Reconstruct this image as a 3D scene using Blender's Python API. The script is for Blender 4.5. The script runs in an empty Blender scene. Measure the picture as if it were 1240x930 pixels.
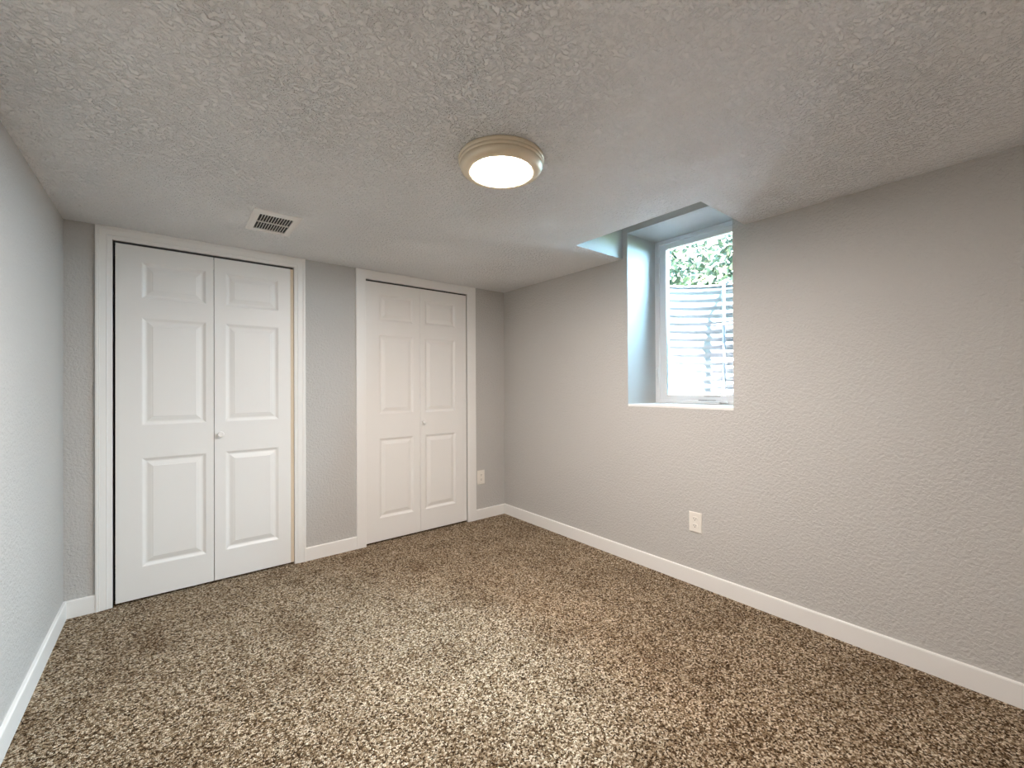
import bpy, bmesh, math, random
from mathutils import Vector, Matrix

C = bpy.context.scene.collection
sc = bpy.context.scene
PI = math.pi

# ------------------------------------------------------------------ camera
CAM_Z = 1.211
YAW, PITCH, ROLL, FPX = 0.67586, 0.004409, -0.004646, 515.16
F = Vector((math.sin(YAW), math.cos(YAW), 0)); R = Vector((math.cos(YAW), -math.sin(YAW), 0)); U = Vector((0, 0, 1))
F2 = F*math.cos(PITCH) + U*math.sin(PITCH); U2 = U*math.cos(PITCH) - F*math.sin(PITCH)
R3 = R*math.cos(ROLL) + U2*math.sin(ROLL); U3 = U2*math.cos(ROLL) - R*math.sin(ROLL)
cd = bpy.data.cameras.new('camera'); cam = bpy.data.objects.new('camera', cd); C.objects.link(cam)
cd.sensor_fit = 'HORIZONTAL'; cd.sensor_width = 36; cd.lens = 36*FPX/1240; cd.clip_start = 0.02
m = Matrix((R3, U3, -F2)).transposed().to_4x4(); m.translation = Vector((0, 0, CAM_Z))
cam.matrix_world = m
sc.camera = cam

# ------------------------------------------------------------------ world, sun, exposure
SKY = (0.44, 0.775, 1.0); SKY_STRENGTH = 31.0
SUN_STRENGTH = 170.0
LAMP_STRENGTH = 128.0; LAMP_COLOR = (1.0, 0.915, 0.85)
EXPOSURE = 1.82
w = bpy.data.worlds.new('World'); sc.world = w; w.use_nodes = True
bg = w.node_tree.nodes['Background']; bg.inputs[0].default_value = (*SKY, 1); bg.inputs[1].default_value = SKY_STRENGTH
sd = bpy.data.lights.new('sun', 'SUN'); so = bpy.data.objects.new('sun', sd); C.objects.link(so)
sd.energy = SUN_STRENGTH; sd.angle = 0.01; sd.color = (0.88, 0.92, 1.0)
sdir = Vector((-0.12, -0.95, 2.0)).normalized()
so.rotation_euler = sdir.to_track_quat('Z', 'Y').to_euler(); so.location = (6, -3, 6)
pl = bpy.data.lights.new('window_portal', 'AREA'); po = bpy.data.objects.new('window_portal', pl); C.objects.link(po)
pl.shape = 'RECTANGLE'; pl.size = 0.78; pl.size_y = 1.26; pl.cycles.is_portal = True
po.location = (2.90, 1.4485, 1.677); po.rotation_euler = Vector((1, 0, 0)).to_track_quat('Z', 'Y').to_euler()
sc.view_settings.view_transform = 'Standard'; sc.view_settings.look = 'None'
sc.view_settings.gamma = 1; sc.view_settings.exposure = EXPOSURE; sc.view_settings.use_curve_mapping = False
cy = sc.cycles
cy.max_bounces = 14; cy.diffuse_bounces = 10; cy.glossy_bounces = 4; cy.transmission_bounces = 8; cy.transparent_max_bounces = 8
cy.sample_clamp_indirect = 8.0; cy.caustics_reflective = False; cy.caustics_refractive = False
try: cy.use_denoising = True
except Exception: pass

# ------------------------------------------------------------------ room dimensions
XL, XR, YB, YF, H = -0.441, 2.482, 3.215, -0.75, 2.10
WT = 0.42                       # thickness of the window wall
REV = 0.335                     # reveal depth to the window frame
WY0, WY1, WZ0, WZ1 = 1.092, 1.805, 1.082, 2.272
RX0, RY0, RY1, RZ = 2.003, 1.030, 1.846, 2.46     # ceiling recess in front of the window
D1 = (-0.252, 0.660, 2.03); D2 = (1.152, 2.063, 2.03)

# ------------------------------------------------------------------ materials
def principled(name, col, rough=0.5, metal=0.0, spec=0.5):
    mt = bpy.data.materials.new(name); mt.use_nodes = True
    b = mt.node_tree.nodes['Principled BSDF']
    b.inputs['Base Color'].default_value = (*col, 1); b.inputs['Roughness'].default_value = rough
    b.inputs['Metallic'].default_value = metal; b.inputs['Specular IOR Level'].default_value = spec
    return mt
def N(mt, t, **kw):
    n = mt.node_tree.nodes.new(t)
    for k, v in kw.items():
        if hasattr(n, k): setattr(n, k, v)
        else: n.inputs[k].default_value = v
    return n
def L(mt, a, b): mt.node_tree.links.new(a, b)
def ramp(mt, stops, interp='LINEAR'):
    r = N(mt, 'ShaderNodeValToRGB'); cr = r.color_ramp; cr.interpolation = interp
    while len(cr.elements) < len(stops): cr.elements.new(0.5)
    for e, (p_, c_) in zip(cr.elements, stops):
        e.position = p_; e.color = (*c_, 1) if len(c_) == 3 else c_
    return r
def vmix(mt, fac, a, b, blend='MIX'):
    n = mt.node_tree.nodes.new('ShaderNodeMix'); n.data_type = 'RGBA'; n.blend_type = blend
    for s, v in ((0, fac), (6, a), (7, b)):
        if isinstance(v, (int, float)): n.inputs[s].default_value = v
        elif isinstance(v, tuple): n.inputs[s].default_value = (*v, 1)
        else: L(mt, v, n.inputs[s])
    return n.outputs[2]

def plaster(name, col, scale, strength, dist, worm=False, rough=0.85):
    """painted drywall with a sprayed texture (orange peel / knock-down)"""
    mt = principled(name, col, rough, 0, 0.25)
    b = mt.node_tree.nodes['Principled BSDF']
    tc = N(mt, 'ShaderNodeTexCoord')
    n0 = N(mt, 'ShaderNodeTexNoise', Scale=scale*0.8, Detail=2.0)
    L(mt, tc.outputs['Object'], n0.inputs['Vector'])
    va = N(mt, 'ShaderNodeVectorMath', operation='MULTIPLY_ADD')
    L(mt, n0.outputs['Color'], va.inputs[0]); va.inputs[1].default_value = (0.02,)*3; L(mt, tc.outputs['Object'], va.inputs[2])
    n1 = N(mt, 'ShaderNodeTexNoise', Scale=scale, Detail=3.0, Roughness=0.55)
    L(mt, va.outputs[0], n1.inputs['Vector'])
    if worm:
        r = ramp(mt, [(0.42, (0, 0, 0)), (0.5, (0.75,)*3), (0.60, (1, 1, 1))])
    else:
        r = ramp(mt, [(0.30, (0, 0, 0)), (0.70, (1, 1, 1))])
    L(mt, n1.outputs[0], r.inputs[0])
    n2 = N(mt, 'ShaderNodeTexNoise', Scale=2.2, Detail=2.0)          # the spray is patchy: some areas smoother
    L(mt, tc.outputs['Object'], n2.inputs['Vector'])
    mr = N(mt, 'ShaderNodeMapRange'); mr.inputs[1].default_value = .35; mr.inputs[2].default_value = .65
    mr.inputs[3].default_value = strength*0.75; mr.inputs[4].default_value = strength
    L(mt, n2.outputs[0], mr.inputs[0])
    bp = N(mt, 'ShaderNodeBump', Distance=dist)
    L(mt, mr.outputs[0], bp.inputs['Strength'])
    L(mt, r.outputs[0], bp.inputs['Height']); L(mt, bp.outputs[0], b.inputs['Normal'])
    return mt

M = {}
M['wall'] = plaster('wall_paint', (0.55, 0.537, 0.518), 75, 0.7, 0.0045)
M['ceiling'] = plaster('ceiling_texture', (0.90, 0.91, 0.925), 62, 1.0, 0.0105, worm=True)
M['reveal'] = principled('reveal_paint', (0.55, 0.56, 0.56), 0.6, 0, 0.3)
M['trim'] = principled('trim_paint', (0.86, 0.85, 0.83), 0.38, 0, 0.5)
M['door'] = principled('door_paint', (0.84, 0.83, 0.81), 0.42, 0, 0.5)
M['cream'] = principled('cream_edge', (0.74, 0.63, 0.49), 0.5)
M['dark'] = principled('closet_shade', (0.045, 0.04, 0.038), 0.9)  # darkness of the unlit closet put into the colour of its walls and jambs
M['track'] = principled('track_metal', (0.06, 0.06, 0.065), 0.5, 0.6)
M['vinyl'] = principled('window_vinyl', (0.74, 0.76, 0.78), 0.35)
M['plastic'] = principled('outlet_plastic', (0.85, 0.81, 0.75), 0.35)
M['slot'] = principled('slot_black', (0.012, 0.010, 0.009), 0.7)
M['vent'] = principled('vent_enamel', (0.82, 0.80, 0.78), 0.4)
M['nickel'] = principled('satin_nickel_warm', (0.80, 0.70, 0.54), 0.34, 0.35)  # satin nickel, with its warm reflections put into the base colour
M['steel'] = principled('galvanised_steel', (0.055, 0.054, 0.055), 0.7, 0.0, 0.1)
M['ladder'] = principled('ladder_paint', (0.06, 0.06, 0.068), 0.5)
M['bark'] = principled('bark', (0.25, 0.19, 0.14), 0.9)
M['gravel'] = principled('gravel', (0.45, 0.43, 0.40), 0.95)
M['siding'] = principled('outer_wall', (0.55, 0.54, 0.52), 0.9)

# glass: thin clear pane
g = bpy.data.materials.new('window_glass'); g.use_nodes = True; nt = g.node_tree; nt.nodes.clear()
o_ = nt.nodes.new('ShaderNodeOutputMaterial'); tr = nt.nodes.new('ShaderNodeBsdfTransparent'); gl = nt.nodes.new('ShaderNodeBsdfGlossy')
gl.inputs['Roughness'].default_value = 0.02; fr = nt.nodes.new('ShaderNodeFresnel'); fr.inputs[0].default_value = 1.3
mx = nt.nodes.new('ShaderNodeMixShader'); nt.links.new(fr.outputs[0], mx.inputs[0]); nt.links.new(tr.outputs[0], mx.inputs[1])
nt.links.new(gl.outputs[0], mx.inputs[2]); nt.links.new(mx.outputs[0], o_.inputs[0]); M['glass'] = g
# lens
e = bpy.data.materials.new('lamp_lens'); e.use_nodes = True; b = e.node_tree.nodes['Principled BSDF']
b.inputs['Base Color'].default_value = (.9, .88, .84, 1); b.inputs['Emission Color'].default_value = (*LAMP_COLOR, 1)
b.inputs['Emission Strength'].default_value = LAMP_STRENGTH; M['lens'] = e
# leaves
lf = bpy.data.materials.new('leaf'); lf.use_nodes = True; b = lf.node_tree.nodes['Principled BSDF']
b.inputs['Roughness'].default_value = 0.7; b.inputs['Specular IOR Level'].default_value = 0.15
oi = N(lf, 'ShaderNodeTexNoise', Scale=9.0, Detail=2.0); tcl = N(lf, 'ShaderNodeTexCoord'); L(lf, tcl.outputs['Object'], oi.inputs['Vector'])
rl = ramp(lf, [(0.3, (0.018, 0.024, 0.022)), (0.5, (0.032, 0.037, 0.026)), (0.68, (0.060, 0.056, 0.034))])
L(lf, oi.outputs[0], rl.inputs[0]); L(lf, rl.outputs[0], b.inputs['Base Color'])
tl = N(lf, 'ShaderNodeBsdfTranslucent'); L(lf, rl.outputs[0], tl.inputs[0])
ms = N(lf, 'ShaderNodeMixShader'); ms.inputs[0].default_value = 0.45
L(lf, b.outputs[0], ms.inputs[1]); L(lf, tl.outputs[0], ms.inputs[2])
L(lf, ms.outputs[0], lf.node_tree.nodes['Material Output'].inputs[0]); M['leaf'] = lf

# carpet: twisted cut pile, each tuft its own shade of brown, beige or cream
def carpet():
    mt = principled('carpet', (0.4, 0.32, 0.23), 0.95, 0, 0.1)
    b = mt.node_tree.nodes['Principled BSDF']
    tc = N(mt, 'ShaderNodeTexCoord'); co = tc.outputs['Object']
    wn = N(mt, 'ShaderNodeTexNoise', Scale=90.0, Detail=2.0); L(mt, co, wn.inputs['Vector'])
    va = N(mt, 'ShaderNodeVectorMath', operation='MULTIPLY_ADD')
    L(mt, wn.outputs['Color'], va.inputs[0]); va.inputs[1].default_value = (0.010,)*3; L(mt, co, va.inputs[2])
    vo = N(mt, 'ShaderNodeTexVoronoi', Scale=185.0); L(mt, va.outputs[0], vo.inputs['Vector'])
    sp = N(mt, 'ShaderNodeSeparateColor'); L(mt, vo.outputs['Color'], sp.inputs[0])
    r = ramp(mt, [(0.0, (0.030, 0.015, 0.006)), (0.25, (0.105, 0.062, 0.030)), (0.5, (0.285, 0.195, 0.114)), (0.75, (0.52, 0.40, 0.275)), (1.0, (0.85, 0.73, 0.57))])
    L(mt, sp.outputs[0], r.inputs[0])
    # patches where feet and the vacuum pressed the pile over
    n2 = N(mt, 'ShaderNodeTexNoise', Scale=3.2, Detail=5.0, Roughness=0.62); L(mt, co, n2.inputs['Vector'])
    r2 = ramp(mt, [(0.34, (0.74, 0.70, 0.66)), (0.47, (0.98, 0.98, 0.98)), (0.7, (1.12, 1.12, 1.12))]); L(mt, n2.outputs[0], r2.inputs[0])
    c = vmix(mt, 1.0, r.outputs[0], r2.outputs[0], 'MULTIPLY')
    L(mt, c, b.inputs['Base Color'])
    v2 = N(mt, 'ShaderNodeTexVoronoi', Scale=185.0); L(mt, va.outputs[0], v2.inputs['Vector'])
    bp = N(mt, 'ShaderNodeBump', Strength=1.0, Distance=0.009, invert=True); L(mt, v2.outputs['Distance'], bp.inputs['Height'])
    n3 = N(mt, 'ShaderNodeTexNoise', Scale=14.0, Detail=4.0); L(mt, co, n3.inputs['Vector'])
    bp2 = N(mt, 'ShaderNodeBump', Strength=0.5, Distance=0.012); L(mt, n3.outputs[0], bp2.inputs['Height']); L(mt, bp.outputs[0], bp2.inputs['Normal'])
    L(mt, bp2.outputs[0], b.inputs['Normal'])
    return mt
M['carpet'] = carpet()
gr = M['gravel']; vo = N(gr, 'ShaderNodeTexVoronoi', Scale=40.0); rr = ramp(gr, [(0, (.80, .80, .79)), (.6, (.62, .62, .61))])
L(gr, vo.outputs['Distance'], rr.inputs[0]); L(gr, rr.outputs[0], gr.node_tree.nodes['Principled BSDF'].inputs['Base Color'])

# ------------------------------------------------------------------ helpers
def obj(name, bm, mat, parent=None, smooth=False, recalc=True):
    me = bpy.data.meshes.new(name)
    if recalc: bmesh.ops.recalc_face_normals(bm, faces=bm.faces)
    bm.to_mesh(me); bm.free()
    if smooth:
        for p_ in me.polygons: p_.use_smooth = True
    o = bpy.data.objects.new(name, me); C.objects.link(o)
    mats = mat if isinstance(mat, (list, tuple)) else [mat]
    for q in mats: me.materials.append(q)
    if parent: o.parent = parent
    return o
def struct(name, bm, mat, **k):
    o = obj(name, bm, mat, **k); o['kind'] = 'structure'; return o
def empty(name, loc=(0, 0, 0)):
    o = bpy.data.objects.new(name, None); C.objects.link(o); o.location = loc; o.empty_display_size = .1; return o
def thing(name, label, cat, loc=(0, 0, 0), group=None):
    o = empty(name, loc); o['label'] = label; o['category'] = cat
    if group: o['group'] = group
    return o
def box(bm, x0, x1, y0, y1, z0, z1, bev=0.0):
    vs = [bm.verts.new((x, y, z)) for x in (x0, x1) for y in (y0, y1) for z in (z0, z1)]
    fs = [bm.faces.new([vs[i] for i in q]) for q in ((0, 1, 3, 2), (4, 6, 7, 5), (0, 4, 5, 1), (2, 3, 7, 6), (0, 2, 6, 4), (1, 5, 7, 3))]
    if bev:
        es = list({e for f in fs for e in f.edges})
        bmesh.ops.bevel(bm, geom=es, offset=bev, segments=2, affect='EDGES', profile=.5)
    return bm
def B(*boxes, bev=0.0):
    bm = bmesh.new()
    for q in boxes: box(bm, *q, bev=bev)
    return bm
def lathe(bm, prof, center, axis='z', seg=48, cap0=True, cap1=True):
    """prof: list of (radius, along)"""
    def pt(r, h, a):
        c, s = r*math.cos(a), r*math.sin(a)
        return {'z': (c, s, h), 'y': (c, h, s), 'x': (h, c, s)}[axis]
    rings = []
    for r, h in prof:
        if r <= 1e-6: rings.append([bm.verts.new(Vector(pt(0, h, 0)) + Vector(center))])
        else: rings.append([bm.verts.new(Vector(pt(r, h, 2*PI*k/seg)) + Vector(center)) for k in range(seg)])
    for a, b2 in zip(rings, rings[1:]):
        for k in range(seg):
            k2 = (k+1) % seg
            q = []
            for v in ([a[k % len(a)], a[k2 % len(a)], b2[k2 % len(b2)], b2[k % len(b2)]]):
                if v not in q: q.append(v)
            if len(q) >= 3: bm.faces.new(q)
    if cap0 and len(rings[0]) > 1: bm.faces.new(rings[0])
    if cap1 and len(rings[-1]) > 1: bm.faces.new(rings[-1])
    return bm
def extrude_profile(bm, prof, p0, p1, nrm, up=(0, 0, 1)):
    """closed profile [(out, up)] swept straight from p0 to p1"""
    nrm, up, p0, p1 = map(Vector, (nrm, up, p0, p1))
    a = [bm.verts.new(p0 + nrm*u + up*v) for u, v in prof]; b2 = [bm.verts.new(p1 + nrm*u + up*v) for u, v in prof]
    n = len(prof)
    for k in range(n): bm.faces.new((a[k], a[(k+1) % n], b2[(k+1) % n], b2[k]))
    bm.faces.new(a); bm.faces.new(b2[::-1]); return bm
def tube(bm, pts, r, seg=10):
    rings = []
    pts = [Vector(p_) for p_ in pts]
    for i, p_ in enumerate(pts):
        d = (pts[min(i+1, len(pts)-1)] - pts[max(i-1, 0)]).normalized()
        a = d.orthogonal().normalized() if abs(d.z) > .9 else d.cross(Vector((0, 0, 1))).normalized()
        if abs(d.z) > .9: a = Vector((0, 1, 0)).cross(d).normalized()
        c = d.cross(a)
        rr_ = r if isinstance(r, (int, float)) else r[i]
        rings.append([bm.verts.new(p_ + a*rr_*math.cos(2*PI*k/seg) + c*rr_*math.sin(2*PI*k/seg)) for k in range(seg)])
    for a, b2 in zip(rings, rings[1:]):
        for k in range(seg): bm.faces.new((a[k], a[(k+1) % seg], b2[(k+1) % seg], b2[k]))
    bm.faces.new(rings[0]); bm.faces.new(rings[-1]); return bm

# ------------------------------------------------------------------ the setting
T = 0.15
struct('floor', B((XL-T, XR+WT, YF-T, YB+0.75, -0.12, 0.0)), M['carpet'])
# ceiling slab with the box cut out of it in front of the window
CZ = 2.70
struct('ceiling', B((XL-T, RX0, YF-T, YB+0.75, H, CZ), (RX0, XR+.02, YF-T, RY0, H, CZ), (RX0, XR+.02, RY1, YB+0.75, H, CZ), (RX0, XR+.02, RY0, RY1, RZ, CZ)), M['ceiling'])
struct('trim_1', B((RX0, XR-.0005, RY1-.0004, RY1, H+.002, RZ), (RX0, RX0+.0004, RY0, RY1, H+.002, RZ), (RX0, XR-.0005, RY0, RY0+.0004, H+.002, RZ), (RX0, XR-.0005, RY0, RY1, RZ-.0004, RZ)), M['reveal'])
struct('wall_left', B((XL-T, XL, YF-T, YB+.75, 0, H+.05)), M['wall'])
struct('wall_front', B((XL, XR, YF-T, YF, 0, H+.05)), M['wall'])
# window wall, opening lined by the reveal
struct('wall_right', B((XR, XR+WT-.02, YF-T, WY0, 0, CZ), (XR, XR+WT-.02, WY1, YB+.75, 0, CZ), (XR, XR+WT-.02, WY0, WY1, 0, WZ0-.016), (XR, XR+WT-.02, WY0, WY1, WZ1, CZ)), M['wall'])
struct('wall_outside', B((XR+WT-.02, XR+WT, YF-T-3, WY0, -.12, 5), (XR+WT-.02, XR+WT, WY1, YB+4, -.12, 5), (XR+WT-.02, XR+WT, WY0, WY1, -.12, WZ0-.016), (XR+WT-.02, XR+WT, WY0, WY1, WZ1, 5)), M['siding'])
struct('window_reveal', B((XR-.0008, XR+REV, WY1-.002, WY1, WZ0, WZ1), (XR-.0008, XR+REV, WY0, WY0+.002, WZ0, WZ1), (XR-.0008, XR+REV, WY0, WY1, WZ1-.002, WZ1)), M['reveal'])
struct('window_sill', B((XR-.002, XR+WT-.001, WY0+.002, WY1-.002, WZ0-.016, WZ0), bev=.001), M['trim'])
# back wall with the two closet openings
yb2 = YB+.12
struct('wall_back', B((XL, D1[0], YB, yb2, 0, H), (D1[0], D1[1], YB, yb2, D1[2], H), (D1[1], D2[0], YB, yb2, 0, H), (D2[0], D2[1], YB, yb2, D2[2], H), (D2[1], XR, YB, yb2, 0, H)), M['wall'])
struct('wall_closet', B((XL, XR, YB+.70, YB+.75, 0, H), (.86, .95, yb2, YB+.70, 0, H)), M['dark'])

# baseboards: square-topped with a small eased edge
BP = [(0, 0), (.0135, 0), (.0135, .0865), (.0115, .0905), (.009, .0915), (0, .0915)]
def base(name, p0, p1, n): struct(name, extrude_profile(bmesh.new(), BP, p0, p1, n), M['trim'])
base('baseboard_left', (XL, YF, 0), (XL, YB, 0), (1, 0, 0))
base('baseboard_right', (XR, YF, 0), (XR, YB, 0), (-1, 0, 0))
base('baseboard_front', (XL+.0135, YF, 0), (XR-.0135, YF, 0), (0, 1, 0))
base('baseboard_back', (XL+.0135, YB, 0), (D1[0]-.068, YB, 0), (0, -1, 0))
base('baseboard_back', (D1[1]+.070, YB, 0), (D2[0]-.072, YB, 0), (0, -1, 0))
base('baseboard_back', (D2[1]+.086, YB, 0), (XR-.0135, YB, 0), (0, -1, 0))

# ------------------------------------------------------------------ closet doors
def casing(parent, x0, x1, zt, wl, wr, wt, prof):
    bm = bmesh.new(); rows = []
    for u, t in prof:                       # u: 0 outer edge .. 1 inner edge
        lx, rx, tz = x0-wl*(1-u), x1+wr*(1-u), min(zt+wt*(1-u), H-.0005)
        rows.append([bm.verts.new(v) for v in ((lx, YB-t, 0), (lx, YB-t, tz), (rx, YB-t, tz), (rx, YB-t, 0))])
    n = len(rows)
    for i in range(n):
        a, b2 = rows[i], rows[(i+1) % n]
        for k in range(3): bm.faces.new((a[k], a[k+1], b2[k+1], b2[k]))
    bm.faces.new([r[0] for r in rows]); bm.faces.new([r[3] for r in rows])
    return obj('casing', bm, M['trim'], parent)
def leaf_mesh(x0, x1, z0, z1, panels, ty=0.034):
    """hinged leaf with raised and fielded panels; the face looks towards -y"""
    bm = bmesh.new(); yf = YB+.002
    px0, px1 = panels[0][0], panels[0][1]
    xs = [x0, x0+.0015, px0, px1, x1-.0015, x1]
    zs = sorted({z0, z1, z0+.0015, z1-.0015} | {v for p_ in panels for v in p_[2:]})
    V = {}
    def y_(i, j): return yf + (.0012 if i in (0, len(xs)-1) or j in (0, len(zs)-1) else 0)
    for i, x in enumerate(xs):
        for j, z in enumerate(zs): V[i, j] = bm.verts.new((x, y_(i, j), z))
    spans = [(p_[2], p_[3]) for p_ in panels]
    for i in range(len(xs)-1):
        for j in range(len(zs)-1):
            if i == 2 and any(abs(zs[j]-a) < 1e-6 for a, _ in spans):
                q = [V[i, j], V[i+1, j], V[i+1, j+1], V[i, j+1]]
                prof = [(.004, .0012), (.010, .0052), (.016, .0085), (.020, .0092), (.024, .0090), (.040, .0040), (.0475, .0022), (.0490, .0008)]
                xa, xb, za, zb = xs[i], xs[i+1], zs[j], zs[j+1]
                for d, h in prof:
                    nq = [bm.verts.new(v) for v in ((xa+d, yf+h, za+d), (xb-d, yf+h, za+d), (xb-d, yf+h, zb-d), (xa+d, yf+h, zb-d))]
                    for k in range(4): bm.faces.new((q[k], q[(k+1) % 4], nq[(k+1) % 4], nq[k]))
                    q = nq
                bm.faces.new(q)
            else: bm.faces.new((V[i, j], V[i+1, j], V[i+1, j+1], V[i, j+1]))
    # sides and back
    nx, nz = len(xs), len(zs)
    ring = [V[i, 0] for i in range(nx)] + [V[nx-1, j] for j in range(1, nz)] + [V[i, nz-1] for i in range(nx-2, -1, -1)] + [V[0, j] for j in range(nz-2, 0, -1)]
    bk = [bm.verts.new((v.co.x, yf+ty, v.co.z)) for v in ring]
    n = len(ring)
    for k in range(n): bm.faces.new((ring[k], ring[(k+1) % n], bk[(k+1) % n], bk[k]))
    bm.faces.new(bk)
    return bm
def knob(parent, x, z):
    bm = bmesh.new()
    y0 = YB+.002
    prof = [(.0125, 0), (.0125, -.003), (.0085, -.005), (.0080, -.012), (.0120, -.015), (.0170, -.019), (.0180, -.023), (.0172, -.0265), (.0135, -.0290), (.0115, -.0284), (.006, -.0280), (0, -.0280)]
    lathe(bm, prof, (x, y0, z), 'y', 28)
    return obj('knob', bm, M['trim'], parent, smooth=True)
ZS = ((0.188, 0.808), (0.995, 1.612), (1.722, 1.930))
def closet_door(name, d, leaves, kx, cas, gap_top, bot):
    x0, x1, zt = d
    t = empty(name, ((x0+x1)/2, YB, 0)); t['kind'] = 'structure'
    off = Matrix.Translation((-(x0+x1)/2, -YB, 0))
    made = []
    c = casing(t, x0, x1, zt, *cas); made.append(c)
    jb = obj('jamb', B((x0-.012, x0-.0002, YB-.001, YB+.115, 0, zt), (x1+.0002, x1+.012, YB-.001, YB+.115, 0, zt), (x0-.012, x1+.012, YB-.001, YB+.115, zt+.0002, zt+.012)), M['dark'], t); made.append(jb)
    tk = obj('track', B((x0+.004, x1-.004, YB+.012, YB+.040, zt-.020, zt)), M['track'], t); made.append(tk)
    for i, (a, b2, pa, pb) in enumerate(leaves):
        l = obj('door_leaf', leaf_mesh(a, b2, bot, zt-gap_top, [(pa, pb, z0, z1) for z0, z1 in ZS]), M['door'], t); made.append(l)
        if i == len(leaves)-1:
            k = knob(l, kx, 0.918); made.append(k)
    for o in made: o.data.transform(off)
    return t, made
COL = [(0, 0), (0, .0150), (.03, .0165), (.16, .0165), (.19, .0140), (.23, .0155), (.27, .0135), (.62, .0115), (.68, .0125), (.72, .0100), (.90, .0085), (.97, .0080), (1, .0065), (1, 0)]
FLAT = [(0, 0), (0, .0140), (.04, .0155), (.94, .0155), (1, .0140), (1, 0)]
d1, mk = closet_door('door_1', D1, [(-.2405, .2075, -.130, .170), (.2105, .6385, .268, .566)], .242, (.068, .070, .0695, COL), .0125, .012)
bm = B((.6395, .6585, YB+.0035, YB+.034, .012, 2.0175), bev=.0008); bm.transform(Matrix.Translation((-(D1[0]+D1[1])/2, -YB, 0)))
eb = obj('edge_strip', bm, M['cream'], d1); eb['label'] = 'cream coloured edge strip'
d2, mk = closet_door('door_2', D2, [(1.1560, 1.6060, 1.258, 1.547), (1.6075, 2.0560, 1.650, 1.945)], 1.634, (.072, .086, .0695, FLAT), .0125, .014)

# ------------------------------------------------------------------ window
wn = empty('window_1', (XR+REV, (WY0+WY1)/2, WZ0)); wn['kind'] = 'structure'
WO = Vector((XR+REV, (WY0+WY1)/2, WZ0))
def wobj(name, bm, mat, parent=None, **k):
    bm.transform(Matrix.Translation(-WO)); return obj(name, bm, mat, parent or wn, **k)
def rect_frame(x0, x1, y0, y1, z0, z1, wl, wr, wb, wt, bev=.003):
    return B((x0, x1, y0, y0+wl, z0, z1), (x0, x1, y1-wr, y1, z0, z1), (x0, x1, y0+wl, y1-wr, z0, z0+wb), (x0, x1, y0+wl, y1-wr, z1-wt, z1), bev=bev)
XF = XR+REV
wobj('window_frame', rect_frame(XF, XF+.075, WY0+.001, WY1-.001, WZ0+.001, WZ1-.001, .034, .034, .022, .030), M['vinyl'])
sash = wobj('sash', rect_frame(XF+.012, XF+.055, WY0+.033, WY1-.033, WZ0+.021, WZ1-.029, .052, .052, .036, .040), M['vinyl'])
wobj('glazing_bead', rect_frame(XF+.008, XF+.014, WY0+.081, WY1-.081, WZ0+.053, WZ1-.065, .006, .006, .006, .006, bev=.001), M['trim'], sash)
wobj('pane', B((XF+.030, XF+.034, WY0+.080, WY1-.080, WZ0+.050, WZ1-.062)), M['glass'], sash)
# casement lock lever on the far jamb, folding crank on the sill rail
lb = bmesh.new(); box(lb, XF-.006, XF+.001, WY1-.030, WY1-.008, 1.27, 1.345, bev=.003)
tube(lb, [(XF-.006, WY1-.019, 1.335), (XF-.020, WY1-.021, 1.325), (XF-.026, WY1-.024, 1.29), (XF-.026, WY1-.030, 1.245)], [.006, .006, .005, .005], 8)
wobj('lock_lever', lb, M['vinyl'], smooth=False)
cr = bmesh.new(); box(cr, XF-.020, XF+.001, 1.32, 1.43, WZ0+.002, WZ0+.016, bev=.003)
tube(cr, [(XF-.022, 1.42, WZ0+.018), (XF-.026, 1.38, WZ0+.020), (XF-.024, 1.30, WZ0+.020), (XF-.022, 1.27, WZ0+.016)], [.005, .005, .005, .007], 8)
wobj('crank_handle', cr, M['vinyl'])
wobj('crank_slot', B((XF-.0006, XF+.0004, 1.355, 1.475, WZ0+.0225, WZ0+.0270), (XF+.0115, XF+.0125, 1.33, 1.44, WZ0+.050, WZ0+.053)), M['slot'])
# window well outside: corrugated galvanised half-round
GZ = 2.00
ww = thing('window_well', 'corrugated galvanised steel window well outside the window', 'window well', (XR+WT, 1.45, 0))
bm = bmesh.new(); X0 = XR+WT+.002; cyy = 1.47; hw, dp = .66, .86
na, z0, z1, pitch = 96, .895, 2.07, .068
nz = int((z1-z0)/pitch*12)
rows = []
for j in range(nz+1):
    z = z0+(z1-z0)*j/nz; c = .006*math.sin(2*PI*(z-z0)/pitch)
    row = []
    for i in range(na+1):
        a = PI*i/na; ex = .92
        x = math.copysign(abs(math.sin(a))**ex, 1)*(dp+c); y = math.copysign(abs(math.cos(a))**ex, math.cos(a))*(hw+c)
        row.append((x, y, z))
    rows.append(row)
vv = [[bm.verts.new(p_) for p_ in r] for r in rows]
vo_ = [[bm.verts.new((p_[0]*1.004+.0, p_[1]*1.004, p_[2])) for p_ in r] for r in rows]
for j in range(nz):
    for i in range(na):
        bm.faces.new((vv[j][i], vv[j][i+1], vv[j+1][i+1], vv[j+1][i])); bm.faces.new((vo_[j][i+1], vo_[j][i], vo_[j+1][i], vo_[j+1][i+1]))
bm.transform(Matrix.Translation((.002, cyy-1.45, 0)))
obj('corrugated_panel', bm, M['steel'], ww, smooth=True, recalc=False)
rim = bmesh.new(); pts = []
for i in range(na+1):
    a = PI*i/na; pts.append((abs(math.sin(a))**.92*dp+.002, math.copysign(abs(math.cos(a))**.92, math.cos(a))*hw+cyy-1.45, z1))
tube(rim, pts, .011, 8); obj('rim', rim, M['steel'], ww, smooth=True)
struct('ground_well_bounce', B((XR+WT, XR+WT+.90, cyy-hw-.03, cyy+hw+.03, .60, .90)), M['gravel'])  # well floor out of view, raised and kept pale to bounce light indoors
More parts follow.
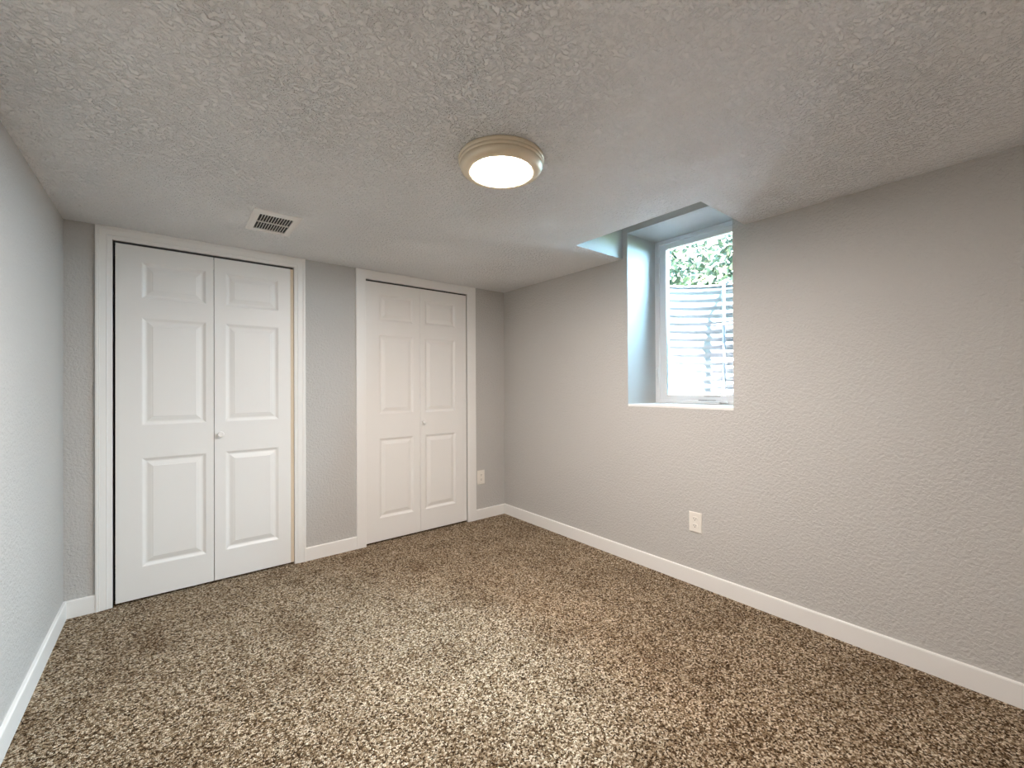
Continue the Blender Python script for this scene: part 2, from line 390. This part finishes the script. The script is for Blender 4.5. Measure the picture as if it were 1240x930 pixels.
# soil around the well, at the lawn's height
gb = [(XR+WT, XR+WT+6, -4, cyy-hw-.03, -.1, GZ), (XR+WT, XR+WT+6, cyy+hw+.03, 7, -.1, GZ), (XR+WT+.92, XR+WT+6, cyy-hw-.03, cyy+hw+.03, -.1, GZ)]
struct('ground_lawn', B(*gb), principled('lawn', (.16, .22, .08), .95))
# ladder hung on the far side of the well
ld = thing('escape_ladder', 'pale metal escape ladder hung inside the window well', 'ladder', (XR+WT+.738, 1.68, .91))
LX, LY = 0, 0
tube_pts = [(0.112, 0, 1.13), (.108, 0, 1.172), (.055, 0, 1.192), (.008, 0, 1.172), (0, 0, 1.12), (0, 0, .7), (0, 0, .35), (0, 0, .005)]
obj('rail', tube(bmesh.new(), tube_pts, .014, 10), M['ladder'], ld, smooth=True)
for zz in (.19, .50, .81):
    obj('rung', tube(bmesh.new(), [(-.012, -.13, zz), (-.012, 0, zz), (-.012, .10, zz)], .011, 8), M['ladder'], ld, smooth=True)

# tree and shrub beyond the well
def leaves(name, label, cat, base_, blobs, n, seed, size):
    rnd = random.Random(seed); t = thing(name, label, cat, base_)
    bm = bmesh.new()
    for _ in range(n):
        bx_, by_, bz_, rx, ry, rz = rnd.choice(blobs)
        v = Vector([rnd.gauss(0, 1) for _ in range(3)]).normalized()*(rnd.random()**.4)
        c = Vector((bx_+v.x*rx, by_+v.y*ry, bz_+v.z*rz))
        d = Vector([rnd.gauss(0, 1) for _ in range(3)]).normalized(); s = d.orthogonal().normalized(); s.rotate(Matrix.Rotation(rnd.random()*6.28, 3, d)); nn = d.cross(s)
        l, w_ = size*(.7+.7*rnd.random()), size*.38*(.7+.6*rnd.random())
        q = [c-d*l*.5, c-d*l*.1+s*w_+nn*w_*.3, c+d*l*.25+s*w_*.7+nn*w_*.2, c+d*l*.6, c+d*l*.25-s*w_*.7+nn*w_*.2, c-d*l*.1-s*w_+nn*w_*.3]
        k = [bm.verts.new(x) for x in q]
        bm.faces.new((k[0], k[1], k[2], k[3])); bm.faces.new((k[0], k[3], k[4], k[5]))
    obj('foliage', bm, M['leaf'], t, recalc=False)
    br = bmesh.new()
    for bx_, by_, bz_, rx, ry, rz in blobs:
        tube(br, [(0, 0, 0), (bx_*.4, by_*.4, bz_*.5), (bx_, by_, bz_)], [.05, .03, .012], 7)
    obj('trunk', br, M['bark'], t, smooth=True)
    return t
leaves('leafy_tree', 'sunlit pale green tree beyond the window well', 'tree', (5.6, 2.9, GZ), [(0, 0, .95, .9, .7, .7), (.3, -.9, 1.0, .8, .7, .8), (-.2, .8, .9, .7, .7, .7), (.4, .1, 1.9, 1.0, 1.0, .7), (.1, -.4, .45, .8, .9, .3)], 4200, 4, .10)

# ------------------------------------------------------------------ ceiling lamp
lt = thing('ceiling_light', 'round flush ceiling light glowing warm white in a stepped satin nickel ring', 'ceiling light', (1.013, 1.324, H))
bm = bmesh.new()
lathe(bm, [(.166, 0), (.168, -.003), (.168, -.011), (.1655, -.0135), (.1625, -.014)], (0, 0, 0), 'z', 96, True, False)
lathe(bm, [(.1625, -.014), (.1650, -.0155), (.1650, -.0235), (.1630, -.026), (.1598, -.0265)], (0, 0, 0), 'z', 96, False, False)
bmesh.ops.remove_doubles(bm, verts=bm.verts, dist=1e-5)
obj('base', bm, M['nickel'], lt, smooth=True)
bm = bmesh.new()
lathe(bm, [(.1598, -.0260), (.1612, -.028), (.1600, -.036), (.1560, -.044), (.1480, -.0500), (.1380, -.0530), (.1270, -.0545), (.1165, -.0532), (.1143, -.0490), (.1143, -.030)], (0, 0, 0), 'z', 96, False, False)
obj('trim_ring', bm, M['nickel'], lt, smooth=True)
bm = bmesh.new(); lathe(bm, [(0, -.030), (.1140, -.030), (.1140, -.0500), (.112, -.0530), (.104, -.0560), (.085, -.0585), (.05, -.0600), (0, -.0606)], (0, 0, 0), 'z', 64)
obj('lens', bm, M['lens'], lt, smooth=True)

# ------------------------------------------------------------------ ceiling air register
vt = thing('air_vent', 'small white slotted air register set in the ceiling near the closets', 'air vent', (.433, 2.608, H))
bm = bmesh.new(); hx, hy = .112, .172; sx, sy = .0765, .1190
ol = [(-hx, -hy), (hx, -hy), (hx, hy), (-hx, hy)]
def ringz(bm, hx, hy, z): return [bm.verts.new((a*hx, b_*hy, z)) for a, b_ in ((-1, -1), (1, -1), (1, 1), (-1, 1))]
rs = [ringz(bm, hx, hy, -.0002), ringz(bm, hx-.002, hy-.002, -.003), ringz(bm, hx-.016, hy-.016, -.007), ringz(bm, sx+.001, sy+.001, -.007), ringz(bm, sx+.001, sy+.001, -.0002)]
for a, b_ in zip(rs, rs[1:]):
    for k in range(4): bm.faces.new((a[k], a[(k+1) % 4], b_[(k+1) % 4], b_[k]))
obj('frame', bm, M['vent'], vt)
obj('divider', B((-sx, sx, -.004, .004, -.0068, -.0015)), M['vent'], vt)
for row in (-1, 1):
    for k in range(11):
        xc = -sx + (k+1)*(2*sx/12)
        y0, y1 = (.004, sy) if row > 0 else (-sy, -.004)
        obj('slat', B((xc-.0010, xc+.0010, y0, y1, -.0066, -.0016)), M['vent'], vt)
obj('duct_shade_sheet', B((-sx, sx, -sy, sy, -.0014, -.0004)), M['slot'], vt)  # flat black sheet standing in for the shade inside the duct

# ------------------------------------------------------------------ duplex outlets (built facing -y, about their centre)
def outlet(label, loc, rz, wdt, hgt):
    t = thing('wall_outlet', label, 'outlet', loc, 'duplex outlets on the walls'); t.rotation_euler = (0, 0, rz)
    bm = bmesh.new(); hw_, hh = wdt/2, hgt/2
    def rg(a, b_, y): return [bm.verts.new((sx_*a, y, sz*b_)) for sx_, sz in ((-1, -1), (1, -1), (1, 1), (-1, 1))]
    rs = [rg(hw_, hh, 0), rg(hw_, hh, -.002), rg(hw_-.002, hh-.002, -.0048), rg(hw_-.006, hh-.006, -.0062)]
    for a, b_ in zip(rs, rs[1:]):
        for k in range(4): bm.faces.new((a[k], a[(k+1) % 4], b_[(k+1) % 4], b_[k]))
    bm.faces.new(rs[-1]); bm.faces.new(rs[0])
    obj('cover_plate', bm, M['plastic'], t)
    for s in (1, -1):
        bm = bmesh.new(); zc = s*.0205; n = 28; ring = []
        for k in range(n):                        # round face cut flat above and below
            a = 2*PI*k/n; ring.append((.0172*math.cos(a), max(-.0138, min(.0138, .0172*math.sin(a)))))
        a_ = [bm.verts.new((x, -.0060, z+zc)) for x, z in ring]; b_ = [bm.verts.new((x*.96, -.0088, z*.96+zc)) for x, z in ring]
        for k in range(n): bm.faces.new((a_[k], a_[(k+1) % n], b_[(k+1) % n], b_[k]))
        bm.faces.new(b_)
        rc = obj('receptacle', bm, M['plastic'], t)
        bm = B((-.0078, -.0054, -.0092, -.0080, zc-.001, zc+.0085), (.0054, .0074, -.0092, -.0080, zc, zc+.0075))
        lathe(bm, [(.0028, -.0092), (.0028, -.0080)], (0, 0, zc-.0065), 'y', 12)
        obj('slots', bm, M['slot'], rc)
    bm = bmesh.new(); lathe(bm, [(.0032, -.0060), (.0030, -.0074), (0, -.0078)], (0, 0, 0), 'y', 14)
    obj('screw', bm, M['vent'], t)
    return t
outlet('white duplex outlet on the window wall, below the window', (XR, 1.322, .379), PI/2*-1, .080, .122)
outlet('white duplex outlet on the closet wall between the narrower closet door and the corner', (2.208, YB, .379), 0, .080, .128)
